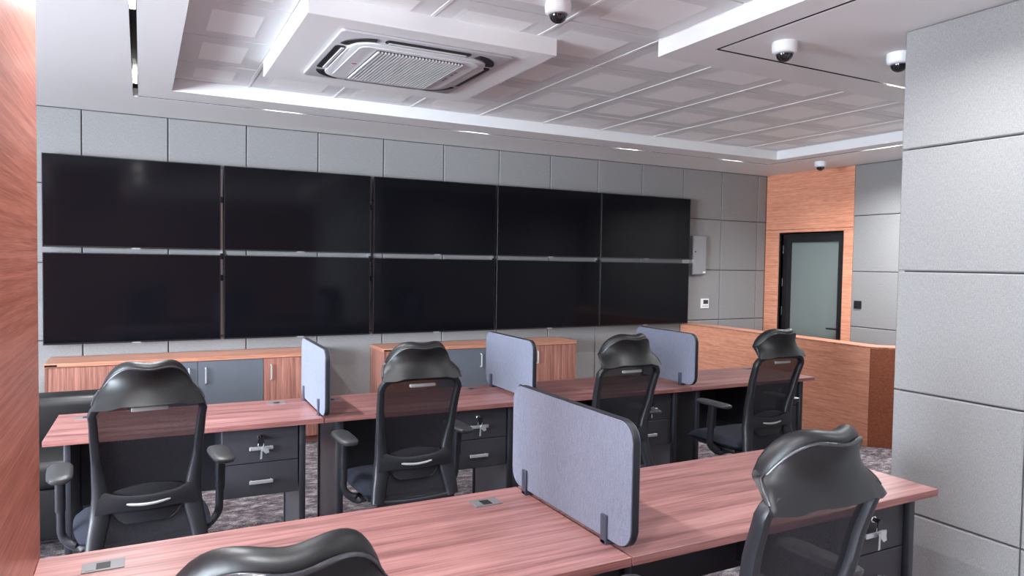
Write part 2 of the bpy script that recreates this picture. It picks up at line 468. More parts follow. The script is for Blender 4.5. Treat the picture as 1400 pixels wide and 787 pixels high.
# ------------------------------------------------------------------ ceiling: slab, soffits with light slots, tiles
ceiling = structure(boxo('ceiling', (X0 - 0.2, X1 + 0.2, Y0 - 0.2, 0.2, 2.80, 2.9), 'white_paint'))
TX0, TX1, TYF, TYN, TXN = 0.592, 6.35, -1.045, -3.335, 2.885
SW = 0.016
SLOTS = {'left': (0.372 - SW, 0.372 + SW, -6.6, -0.728), 'rear': (0.5, 3.2, -7.3 - SW, -7.3 + SW), 'back': (0.372 - SW, 6.56, -0.744 - 0.012, -0.744 + 0.012),
         'far': (6.53, 6.56, -3.9, -0.744), 'near_a': (3.062 - SW * .6, 3.062 + SW * .6, -6.7, -3.585), 'near_b': (3.062 - SW * .6, 4.9, -3.595 - .01, -3.595 + .01)}
def in_tray(x, y):
    return (TX0 < x < TX1 and TYN < y < TYF) or (TX0 < x < TXN and -6.9 < y <= TYN)
def in_slot(x, y):
    return any(a < x < b and c < y < d for a, b, c, d in SLOTS.values())
xs = sorted({round(q, 4) for q in {X0, X1, TX0, TX1, TXN} | {v for s in SLOTS.values() for v in s[:2]}})
ysx = sorted({round(q, 4) for q in {Y0, 0.0, TYF, TYN, -6.9} | {v for s in SLOTS.values() for v in s[2:]}})
def cell(i, j):
    if i < 0 or j < 0 or i >= len(xs) - 1 or j >= len(ysx) - 1: return True
    x, y = (xs[i] + xs[i + 1]) / 2, (ysx[j] + ysx[j + 1]) / 2
    return not (in_tray(x, y) or in_slot(x, y))
bm = bmesh.new(); vc = {}
def V(x, y, z):
    k = (round(x, 4), round(y, 4), round(z, 4))
    if k not in vc: vc[k] = bm.verts.new((x, y, z))
    return vc[k]
ZS = 2.795
for i in range(len(xs) - 1):
    for j in range(len(ysx) - 1):
        if not cell(i, j): continue
        a, b, c, d = xs[i], xs[i + 1], ysx[j], ysx[j + 1]
        bm.faces.new((V(a, c, ZC), V(a, d, ZC), V(b, d, ZC), V(b, c, ZC)))
        for ni, nj, p, q in ((i - 1, j, (a, c), (a, d)), (i + 1, j, (b, c), (b, d)), (i, j - 1, (a, c), (b, c)), (i, j + 1, (a, d), (b, d))):
            if not cell(ni, nj):
                bm.faces.new((V(*p, ZC), V(*q, ZC), V(*q, ZS), V(*p, ZS)))
structure(link('soffit', bm, 'white_paint', ceiling, smooth=0))
# small shadow gap line round the tray at tile level is given by the tiles' own edges

AX0, AX1, AY0, AY1 = 1.075, 2.40, -3.08, -1.77     # dropped box round the air conditioner
def tile_mesh(w, h):
    """metal tile, raised centre, face down; centre at the origin"""
    bm = bmesh.new(); rings = []
    brd = min(0.085, 0.3 * min(w, h)); st = brd * 0.3
    for ins, z in ((0.0, 0.012), (0.0, 0.002), (0.003, 0.0), (brd, 0.0), (brd + st, -0.0025)):
        rings.append([bm.verts.new((sx * (w / 2 - ins), sy_ * (h / 2 - ins), z)) for sx, sy_ in ((-1, -1), (1, -1), (1, 1), (-1, 1))])
    for A, B in zip(rings, rings[1:]):
        for i in range(4): bm.faces.new((A[i], A[(i + 1) % 4], B[(i + 1) % 4], B[i]))
    f = bm.faces.new(rings[-1])
    bmesh.ops.recalc_face_normals(bm, faces=bm.faces[:])
    if f.normal.z > 0:
        bmesh.ops.reverse_faces(bm, faces=bm.faces[:])
    f.material_index = 1
    me = bpy.data.meshes.new('ceiling_tile'); bm.to_mesh(me); bm.free()
    me.materials.append(M['tile_white']); me.materials.append(M['tile_inner'])
    return me
_tm = {}
def ceiling_tile(xa, xb, ya, yb):
    w, h = xb - xa - 0.022, yb - ya - 0.012
    if w < 0.03 or h < 0.03: return
    k = (round(w, 3), round(h, 3))
    if k not in _tm: _tm[k] = tile_mesh(w, h)
    o = bpy.data.objects.new('ceiling_tile', _tm[k]); C.objects.link(o); o.parent = ceiling
    o.location = ((xa + xb) / 2, (ya + yb) / 2, ZT)
gx = [TX0] + [2.89 + 0.604 * k for k in range(-3, 6)] + [TX1]
gy = sorted([TYF] + [-2.75 + 0.604 * k for k in range(-9, 3)])
for xa, xb in zip(gx, gx[1:]):
    for ya, yb in zip(gy, gy[1:]):
        if in_tray((xa + xb) / 2, max(ya, TYN) * .5 + yb * .5) or in_tray((xa + xb) / 2, (ya + yb) / 2):
            y_lo = ya
            if xa > TXN - 0.02:
                if yb <= TYN + 0.02: continue
                y_lo = max(ya, TYN)
            if xa > AX0 and xb < AX1 and ya > AY0 and yb < AY1: continue
            ceiling_tile(xa, xb, y_lo, yb)
for x in gx[1:-1]:
    ylo = -6.9 if x < TXN + 0.03 else TYN
    boxo('ceiling_rail', (x - 0.009, x + 0.009, ylo, TYF, ZT - 0.003, ZT + 0.014), 'rail_white', ceiling, smooth=0)
boxo('ceiling_backing', (TX0, TX1, -6.9, TYF, ZT + 0.02, ZT + 0.03), 'panel_back', ceiling, smooth=0)
structure(boxo('air_conditioner_box', (AX0, AX1, AY0, AY1, 2.664, ZT + 0.015), 'white_paint', ceiling, bev=0.003))

# slot lights: black channel with short lamps
def lamp_light(parent, x, y, z, lx, ly, k=1.0):
    ld = bpy.data.lights.new('lamp_light', 'AREA'); ld.shape = 'RECTANGLE'; ld.size = lx; ld.size_y = ly
    ld.energy = TRACK_LAMP_W * k; ld.spread = math.radians(150); ld.color = (0.95, 0.98, 1.0)
    o = bpy.data.objects.new('lamp_light', ld); C.objects.link(o); o.parent = parent; o.location = (x, y, z)
def slot_light(runs, lamps, label, deep=0.016, power=1.0):
    a = runs[0]
    t = empty('slot_light', ((a[0] + a[1]) / 2, (a[2] + a[3]) / 2, ZC))
    tag(t, label, 'light', 'slot lights in the ceiling')
    ox, oy, oz = t.location
    for r in runs:
        bm = bmesh.new()
        x0, x1, y0, y1 = r[0] + .0005 - ox, r[1] - .0005 - ox, r[2] + .0005 - oy, r[3] - .0005 - oy
        z0, z1, w = 0.001, 0.06, 0.0015
        box(bm, x0, x1, y0, y1, z1 - 0.004, z1)
        if r[1] - r[0] < r[3] - r[2]:
            box(bm, x0, x0 + w, y0, y1, z0, z1); box(bm, x1 - w, x1, y0, y1, z0, z1)
        else:
            box(bm, x0, x1, y0, y0 + w, z0, z1); box(bm, x0, x1, y1 - w, y1, z0, z1)
        link('channel', bm, 'slot_black', t, smooth=0)
    for (x0, x1, y0, y1) in lamps:
        boxo('lamp', (x0 - ox, x1 - ox, y0 - oy, y1 - oy, deep, 0.052), 'lamp', t, smooth=0)
        lamp_light(t, (x0 + x1) / 2 - ox, (y0 + y1) / 2 - oy, 0.004 if deep < .03 else 0.024, x1 - x0, y1 - y0, power)
s = SLOTS['left']
slot_light([s], [(.361, .383, y, y + .2) for y in (-1.28, -2.86, -4.4, -5.9)], 'narrow black light slot with bright lamps in white ceiling above left end of screens', power=0.95)  # the two nearer lamps are out of view, added to brighten the room
s = SLOTS['back']; s2 = (.39, s[1], s[2], s[3])
slot_light([s2], [(x, x + .26, s[2] + .005, s[3] - .005) for x in (1.25, 2.86, 4.52, 5.9)], 'thin light slot running along the ceiling edge above the screens', 0.045, power=0.35)
s = SLOTS['far']; s = (s[0], s[1], s[2], -0.76)
slot_light([s], [(6.537, 6.553, y, y + .42) for y in (-2.30, -3.3)], 'lit light slot in ceiling before the orange wood door wall', power=1.5)
a, b = SLOTS['near_a'], SLOTS['near_b']
slot_light([a, (a[1], b[1], b[2], b[3])], [(4.46, 4.72, b[2] + .003, b[3] - .003), (3.056, 3.068, -4.9, -4.64), (3.056, 3.068, -6.2, -5.94)], 'L-shaped black light slot in ceiling around the dome cameras by grey padded pier', power=0.6)  # the two lamps along y are unseen, added to light column and desks

s = SLOTS['rear']  # unseen slot with lamps, added for more light from behind the camera
slot_light([s], [(x, x + .26, s[2] + .004, s[3] - .004) for x in (0.7, 1.6, 2.5)], 'added black light slot, unseen, in ceiling behind the photographer', 0.03, power=1.3)

# ------------------------------------------------------------------ cassette air conditioner
ac = empty('air_conditioner', (1.735, -2.485, 2.664)); tag(ac, 'white square cassette air conditioner set in dropped ceiling box', 'air conditioner')
bm = bmesh.new()
prism(bm, rrect(-0.47, 0.47, -0.47, 0.47, 0.02, 3), 2, -0.016, -0.001, 0.006, 2)
link('panel', bm, 'ac_grey', ac)
bm = bmesh.new(); prism(bm, rrect(-0.385, 0.385, -0.385, 0.385, 0.13, 8), 2, -0.03, -0.016, 0.008, 2)
link('raised_frame', bm, 'ac_white', ac)
bm = bmesh.new(); prism(bm, rrect(-0.335, 0.335, -0.335, 0.335, 0.05, 6), 2, -0.034, -0.03, 0.002, 1)
grp = link('grille', bm, 'ac_white', ac)
for k in range(26):
    x = -0.235 + k * 0.47 / 25
    boxo('grille_slat', (x - 0.0045, x + 0.0045, -0.30, 0.30, -0.046, -0.033), 'ac_white', grp, smooth=0)
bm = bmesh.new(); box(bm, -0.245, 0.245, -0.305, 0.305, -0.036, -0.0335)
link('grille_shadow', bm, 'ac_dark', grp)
def vent(rot):
    bm = bmesh.new(); prism(bm, rrect(-0.235, 0.235, 0.388, 0.442, 0.02, 4), 2, -0.020, -0.012)
    v = link('air_outlet', bm, 'ac_dark', ac); v.rotation_euler = (0, 0, rot)
    bm = bmesh.new(); box(bm, -0.215, 0.215, 0.392, 0.410, -0.025, -0.019, 0.002)
    f = link('flap', bm, 'ac_white', v)
    # curved corner outlet beside it
    bm = bmesh.new(); pts = []
    for i in range(9):
        t = math.radians(8 + 74 * i / 8)
        pts.append((0.255 + 0.155 * math.cos(t), 0.255 + 0.155 * math.sin(t), -0.018))
    sweep(bm, pts, 0.048, 0.008, ref=(0, 0, 1), n=6, power=6)
    c_ = link('corner_outlet', bm, 'ac_dark', ac); c_.rotation_euler = (0, 0, rot)
for k in range(4): vent(k * PI / 2)
bm = bmesh.new(); prism(bm, [(0.016 * math.cos(t * PI / 8), 0.008 * math.sin(t * PI / 8)) for t in range(16)], 2, -0.0355, -0.0335)
o = link('red_badge', bm, 'red_mark', ac); o.location = (-0.285, 0.0, 0); o['label'] = 'small red badge'
bm = bmesh.new()
for y in (-0.12, -0.06, 0.03, 0.07): box(bm, 0.272, 0.288, y, y + 0.025, -0.0352, -0.0335)
link('indicator_lights', bm, 'box_grey', ac)

# ------------------------------------------------------------------ dome cameras
def dome_camera(x, y, z, label):
    t = empty('dome_camera', (x, y, z)); tag(t, label, 'camera', 'ceiling dome cameras')
    bm = bmesh.new(); lathe(bm, [(0.060, 0.0), (0.062, -0.02), (0.060, -0.046), (0.052, -0.055), (0.042, -0.055)])
    link('housing', bm, 'thermo_white', t, 50)
    bm = bmesh.new(); lathe(bm, [(0.042, -0.052)] + [(0.042 * math.cos(a * PI / 16), -0.056 - 0.040 * math.sin(a * PI / 16)) for a in range(0, 9)])
    d = link('dome', bm, 'dome_smoke', t, 60)
    bm = bmesh.new(); lathe(bm, [(0.0435, -0.053), (0.0455, -0.057), (0.0435, -0.060)])
    link('rim', bm, 'box_grey', t, 60)
dome_camera(3.269, -3.85, ZC, 'white dome camera on soffit inside corner of the L-shaped light slot')
dome_camera(3.925, -4.02, ZC, 'white dome camera on ceiling half hidden by grey padded pier')
dome_camera(6.834, -1.198, ZC, 'small white dome camera on ceiling above orange wood wall')
dome_camera(2.12, -3.55, ZT - 0.004, 'white dome camera on ceiling tile beside air conditioner box, cut by top of picture')

# ------------------------------------------------------------------ televisions
TVX = [-0.25, 1.013, 2.283, 3.54, 4.787]
ROWN = {0: ('upper', 1.605, 2.302), 1: ('lower', 0.866, 1.566)}
ORD = ['leftmost', 'second from left', 'third from left', 'fourth from left', 'rightmost']
tv0 = None
for r in (0, 1):
    for i, x in enumerate(TVX):
        nm, z0, z1 = ROWN[r]
        lab = 'large black wall television, %s of %s row of the video wall' % (ORD[i], nm)
        if tv0 is None:
            w, h = 1.236, 0.698
            t = empty('television', (0, 0, 0))
            bm = bmesh.new(); box(bm, 0, w, -0.028, 0, 0, h, 0.003)
            link('casing', bm, 'bezel', t)
            bm = bmesh.new(); box(bm, 0.007, w - 0.007, -0.0295, -0.027, 0.012, h - 0.007)
            link('screen', bm, 'screen', t)
            bm = bmesh.new(); ring_tube(bm, [(0, 0), (w, 0), (w, h), (0, h)], [(0.006, 0.011), (w - 0.006, 0.011), (w - 0.006, h - 0.006), (0.006, h - 0.006)], -0.0305, -0.027)
            link('bezel', bm, 'bezel', t)
            bm = bmesh.new(); box(bm, w / 2 - 0.03, w / 2 + 0.03, -0.031, -0.028, -0.006, 0.004)
            link('badge', bm, 'box_grey', t)
            bm = bmesh.new(); box(bm, 0.2, w - 0.2, 0.0, 0.03, 0.12, h - 0.2, 0.004)
            link('rear_housing', bm, 'bezel', t)
            bm = bmesh.new(); box(bm, 0.35, 0.39, 0.03, 0.068, 0.1, h - 0.1); box(bm, w - 0.39, w - 0.35, 0.03, 0.068, 0.1, h - 0.1)
            box(bm, 0.3, w - 0.3, 0.06, 0.07, 0.3, 0.42)
            link('mount', bm, 'steel', t)
            tv0 = t
        else: t = copy_tree(tv0)
        t.location = (x, -0.07, z0)
        tag(t, lab, 'television', 'televisions of the video wall')
# silver mounting rails seen in the gaps
for i, x in enumerate([1.0, 2.266, 3.528, 4.78]):
    t = empty('mounting_rail', (x, 0, 0)); tag(t, 'silver vertical mounting rail in the gap between screens, %s of four' % ['first from left', 'second from left', 'third from left', 'rightmost'][i], 'bracket', 'mounting rails between the screens')
    bm = bmesh.new(); box(bm, -0.008, 0.008, -0.03, 0.0, 0.9, 2.28); link('rail', bm, 'steel', t)
    for z in (1.35, 1.53, 2.0):
        boxo('bracket', (-0.012, 0.012, -0.036, -0.03, z, z + 0.05), 'bezel', t)

# ------------------------------------------------------------------ wall boxes
t = empty('electrical_panel', (6.225, 0, 1.66)); tag(t, 'grey metal electrical panel box on padded wall right of the screens', 'panel box')
boxo('body', (-0.105, 0.105, -0.05, 0.0, -0.228, 0.228), 'box_grey', t, bev=0.003)
boxo('cover', (-0.098, 0.098, -0.056, -0.05, -0.22, 0.22), 'box_grey', t, bev=0.003)
bm = bmesh.new(); cyl(bm, (-0.07, -0.056, 0.04), (-0.07, -0.062, 0.04), 0.008); link('lock', bm, 'bezel', t)
boxo('badge', (0.05, 0.09, -0.0575, -0.0555, -0.21, -0.19), 'thermo_white', t)
t = empty('thermostat', (6.36, 0, 1.088)); tag(t, 'small white thermostat with dark display on grey padded wall', 'thermostat')
boxo('body', (-0.062, 0.062, -0.018, 0, -0.058, 0.058), 'thermo_white', t, bev=0.004)
boxo('display', (-0.03, 0.045, -0.0195, -0.0175, -0.005, 0.042), 'lcd', t)
bm = bmesh.new()
for x in (-0.03, 0.0, 0.03): box(bm, x - 0.008, x + 0.008, -0.02, -0.0175, -0.035, -0.025)
link('buttons', bm, 'box_grey', t)
t = empty('light_switch', (X1, -1.32, 1.138)); tag(t, 'black wall switch on grey padded panel beside the door', 'switch')
boxo('plate', (-0.01, 0, -0.045, 0.045, -0.043, 0.043), 'black_frame', t, bev=0.003)
boxo('rocker', (-0.016, -0.01, -0.032, 0.0, -0.032, 0.032), 'black_frame', t, bev=0.002)
boxo('rocker', (-0.016, -0.01, 0.002, 0.034, -0.032, 0.032), 'black_frame', t, bev=0.002)

# ------------------------------------------------------------------ low cabinets under the screens
def low_cabinet(x, label, group):
    W_, D_, H_ = 2.0, 0.42, 0.765
    t = empty('low_cabinet', (x, 0, 0)); tag(t, label, 'cabinet', group)
    bm = bmesh.new(); box(bm, 0.02, W_ - 0.02, -D_ + 0.02, -0.002, 0.06, H_ - 0.028)
    link('carcass', bm, 'cabinet_wood', t)
    boxo('plinth', (0.02, W_ - 0.02, -D_ + 0.05, -0.01, 0.0, 0.06), 'desk_wood_edge', t)
    boxo('side_panel', (0.0, 0.02, -D_, -0.002, 0.0, H_ - 0.028), 'cabinet_wood', t, bev=0.001)
    boxo('side_panel', (W_ - 0.02, W_, -D_, -0.002, 0.0, H_ - 0.028), 'cabinet_wood', t, bev=0.001)
    boxo('cabinet_top', (-0.004, W_ + 0.004, -D_ - 0.006, -0.001, H_ - 0.028, H_), 'cabinet_wood_top', t, bev=0.0015)
    w = (W_ - 0.04) / 4
    for k in range(4):
        xa, xb = 0.02 + k * w + 0.002, 0.02 + (k + 1) * w - 0.002
        grey = k in (1, 2)
        d = boxo('door', (xa, xb, -D_, -D_ + 0.018, 0.065, H_ - 0.032), 'grey_door' if grey else 'cabinet_wood', t, bev=0.001)
        d['label'] = 'dark grey door' if grey else 'wood-grain door'
        hx = xb - 0.04 if k == 0 else xa + 0.055 if k in (2, 3) else xb - 0.06
        bm = bmesh.new()
        sweep(bm, [(hx, -D_ - 0.002, 0.68), (hx, -D_ - 0.028, 0.675), (hx, -D_ - 0.028, 0.565), (hx, -D_ - 0.002, 0.56)], 0.014, 0.012, ref=(1, 0, 0), n=8, power=4)
        link('handle', bm, 'slot_grey', d)
    boxo('metal_tag', (0.0, 0.075, -D_ - 0.0085, -D_ - 0.006, H_ - 0.022, H_ - 0.008), 'chrome', t)
    bm = bmesh.new(); box(bm, 0.012, 0.063, -D_ - 0.0092, -D_ - 0.0084, H_ - 0.018, H_ - 0.012)
    return t, bm
t, bm = low_cabinet(-0.21, 'long low wood and grey cabinet under the two leftmost screens', 'low cabinets under the screens')
link('tag_mark', bm, 'bezel', t)
t, bm = low_cabinet(2.285, 'long low wood and grey cabinet under the middle screens', 'low cabinets under the screens')
link('tag_mark', bm, 'bezel', t)

# ------------------------------------------------------------------ reception counter at right
counter = empty('reception_counter', (5.96, -1.2, 0)); tag(counter, 'long orange wood counter wall with angled dark end beside the door', 'counter')
A = (0.04, 1.195); B = (-0.005, -1.275); D = (0.50, -1.78)
T_ = 0.2
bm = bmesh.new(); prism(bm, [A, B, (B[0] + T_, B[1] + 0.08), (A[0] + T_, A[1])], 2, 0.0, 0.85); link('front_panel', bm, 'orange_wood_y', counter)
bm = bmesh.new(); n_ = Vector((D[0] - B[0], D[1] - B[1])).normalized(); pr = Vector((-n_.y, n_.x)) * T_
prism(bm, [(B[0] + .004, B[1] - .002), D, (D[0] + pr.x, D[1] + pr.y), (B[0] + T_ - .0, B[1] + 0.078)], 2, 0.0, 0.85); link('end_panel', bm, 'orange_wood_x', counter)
bm = bmesh.new(); prism(bm, [A, (B[0] - .002, B[1] - .002), D, (D[0] + pr.x, D[1] + pr.y), (B[0] + T_, B[1] + 0.08), (A[0] + T_, A[1])], 2, 0.85, 0.866, 0.001, 1); link('counter_top', bm, 'cabinet_wood_top', counter)

# ------------------------------------------------------------------ desks
def desk(x, y, rz, W_, D_, label, group, sockets, ped=(0.36, 0.08), left_inset=0.03):
    """origin: front-left corner on the floor; the front is the user's side (-y)"""
    t = empty('desk', (x, y, 0), rz); tag(t, label, 'desk', group)
    bm = bmesh.new(); box(bm, 0.001, W_ - 0.001, 0.0, D_, 0.725, 0.75, 0.0012)
    top = link('desktop', bm, 'desk_wood', t)
    boxo('edge_band', (0.001, W_ - 0.001, -0.0012, 0.0, 0.7255, 0.7485), 'desk_wood_edge', t, smooth=0)
    for s in (0, 1):
        lx = 0.085 if s == 0 else W_ - 0.10
        fy = left_inset if s == 0 else 0.03
        bm = bmesh.new(); box(bm, lx - 0.004, lx + 0.012, fy + 0.03, D_ - 0.04, 0.02, 0.725, 0.003)
        lg = link('leg', bm, 'leg_metal', t)
        for pa, pb in ((fy, fy + 0.032), (D_ - 0.05, D_ - 0.02)):
            bm = bmesh.new(); box(bm, lx - 0.010, lx + 0.018, pa, pb, 0.0, 0.725, 0.004, 2)
            link('leg_post', bm, 'post_dark', lg)
    bm = bmesh.new(); box(bm, 0.10, W_ - 0.115, D_ - 0.075, D_ - 0.06, 0.30, 0.724, 0.002)
    link('modesty_panel', bm, 'post_dark', t)
    # hanging pedestal with two drawers
    px1 = W_ - 0.112; px0 = px1 - ped[0]; zb = 0.38
    bm = bmesh.new(); box(bm, px0, px1, 0.072, 0.50, zb, 0.7245, 0.002)
    link('pedestal', bm, 'desk_metal', t)
    zm = 0.545
    for k, (za, zt_) in enumerate(((zm + 0.002, 0.722), (zb + 0.002, zm - 0.002))):
        bm = bmesh.new(); box(bm, px0 + 0.003, px1 - 0.003, 0.052, 0.072, za, zt_, 0.002)
        dr = link('drawer', bm, 'drawer_metal', t)
        cx = (px0 + px1) / 2; hz = 0.62 if k == 0 else 0.455
        bm = bmesh.new()
        box(bm, cx - 0.055, cx + 0.055, 0.03, 0.036, hz - 0.009, hz + 0.009, 0.002)
        box(bm, cx - 0.05, cx - 0.042, 0.034, 0.053, hz - 0.006, hz + 0.006); box(bm, cx + 0.042, cx + 0.05, 0.034, 0.053, hz - 0.006, hz + 0.006)
        link('handle', bm, 'steel', dr)
        if k == 0:
            bm = bmesh.new(); lathe(bm, [(0.0135, 0.0), (0.0135, 0.01), (0.011, 0.013), (0.0, 0.013)], 18)
            lk = link('lock', bm, 'chrome', dr); lk.location = (cx - 0.004, 0.052, 0.672); lk.rotation_euler = (PI / 2, 0, 0)
            bm = bmesh.new()
            box(bm, cx - 0.0055, cx - 0.0025, 0.018, 0.042, 0.664, 0.678)
            prism(bm, [(cx - 0.004 + 0.016 * math.cos(a * PI / 6), 0.668 - 0.008 + 0.018 * math.sin(a * PI / 6)) for a in range(12)], 1, 0.014, 0.018)
            link('key', bm, 'bezel', dr)
            bm = bmesh.new()
            sweep(bm, [(cx - 0.004 + 0.013 * math.cos(a * PI / 8), 0.02, 0.640 + 0.015 * math.sin(a * PI / 8)) for a in range(16)], 0.003, 0.003, ref=(0, 1, 0), n=6, closed=True)
            prism(bm, [(cx + 0.004, 0.634), (cx + 0.030, 0.622), (cx + 0.034, 0.600), (cx + 0.018, 0.596), (cx + 0.002, 0.612)], 1, 0.016, 0.021)
            prism(bm, [(cx - 0.004, 0.626), (cx - 0.008, 0.57), (cx + 0.001, 0.572), (cx + 0.003, 0.622)], 1, 0.0175, 0.0195)
            link('key_ring', bm, 'steel', dr)
    for sx, sy_ in sockets:
        bm = bmesh.new(); box(bm, sx - 0.048, sx + 0.048, sy_ - 0.032, sy_ + 0.032, 0.7495, 0.7525, 0.001)
        sp = link('cable_outlet', bm, 'outlet_metal', t)
        boxo('slot', (sx - 0.016, sx + 0.016, sy_ - 0.022, sy_ + 0.018, 0.7522, 0.7530), 'slot_black', sp)
        boxo('flap', (sx - 0.040, sx - 0.02, sy_ - 0.024, sy_ + 0.024, 0.7524, 0.7532), 'outlet_metal', sp)
    return t

ROT = -0.02
RX = [0.025, 1.215, 2.378, 3.57, 4.72]
names2 = ['wood-top desk at left end of the row nearest the screens, beside the black sofa',
          'second wood-top desk from left in the row nearest the screens',
          'third wood-top desk from left in the row nearest the screens',
          'wood-top desk at right end of the row nearest the screens']
for i in range(4):
    w = RX[i + 1] - RX[i] - 0.004
    desk(RX[i], -2.835 - 0.018 * RX[i] + 0.0, ROT, w, 0.57, names2[i], 'desks in the row nearest the screens', [(0.13, 0.45), (w - 0.16, 0.47)])
desk(0.163, -4.885, 0.0, 1.417, 0.665, 'wood-top desk in the foreground left of the large grey divider', 'desks in the front row', [(0.152, 0.545), (1.245, 0.56)])
desk(1.584, -4.885, 0.0, 1.37, 0.665, 'wood-top desk in the foreground right of the large grey divider', 'desks in the front row', [(1.24, 0.56)], left_inset=0.135)

# ------------------------------------------------------------------ desk dividers
def divider(x, y0, y1, z1, rz, label, clamps):
    t = empty('desk_divider', (x, y0, 0.75), rz); tag(t, label, 'divider', 'grey felt desk dividers')
    L = y1 - y0; h = z1 - 0.75; z0 = 0.015
    bm = bmesh.new(); prism(bm, rrect(0, L, z0, h, 0.055, 7), 0, -0.009, 0.011, 0.002, 1)
    link('core', bm, 'felt_edge', t)
    for s in (-1, 1):
        bm = bmesh.new(); prism(bm, rrect(0.003, L - 0.003, z0 + 0.003, h - 0.003, 0.053, 7), 0, *((-0.013, -0.0088) if s < 0 else (0.0108, 0.015)), 0.0015, 1)
        link('felt_face', bm, 'felt', t)
    for cyy in clamps:
        bm = bmesh.new()
        box(bm, -0.021, -0.0132, cyy - 0.014, cyy + 0.014, 0.001, 0.085, 0.003, 2)
        box(bm, 0.0152, 0.022, cyy - 0.014, cyy + 0.014, 0.001, 0.085, 0.003, 2)
        box(bm, -0.021, 0.022, cyy - 0.014, cyy + 0.014, 0.0005, 0.013, 0.002)
        link('clamp', bm, 'clamp', t)
divider(1.582, -4.895, -4.205, 1.118, 0.0, 'largest grey felt divider, standing on the foreground desks', (0.12, 0.59))
for i, nm in ((1, 'leftmost of the three grey felt dividers on the far desk row'), (2, 'grey felt divider on far desk row, middle of three, behind the big one'), (3, 'rightmost of the three grey felt dividers on the far desk row, before the orange counter')):
    x = RX[i] - 0.002
    divider(x, -2.915 - 0.018 * x * .5, -2.275 - 0.018 * x * .5, 1.10, ROT, nm, (0.14, 0.55))

# ------------------------------------------------------------------ office chairs
CH_DZ = 0.015
YB = [(0.43, -0.250), (0.50, -0.235), (0.60, -0.215), (0.70, -0.222), (0.85, -0.255), (1.02, -0.305), (1.08, -0.325)]
HW = [(0.43, 0.212), (0.50, 0.205), (0.58, 0.193), (0.66, 0.186), (0.78, 0.188), (0.90, 0.194), (1.02, 0.200)]
def yb(z): return interp(YB, z)
def hwid(z): return interp(HW, z)

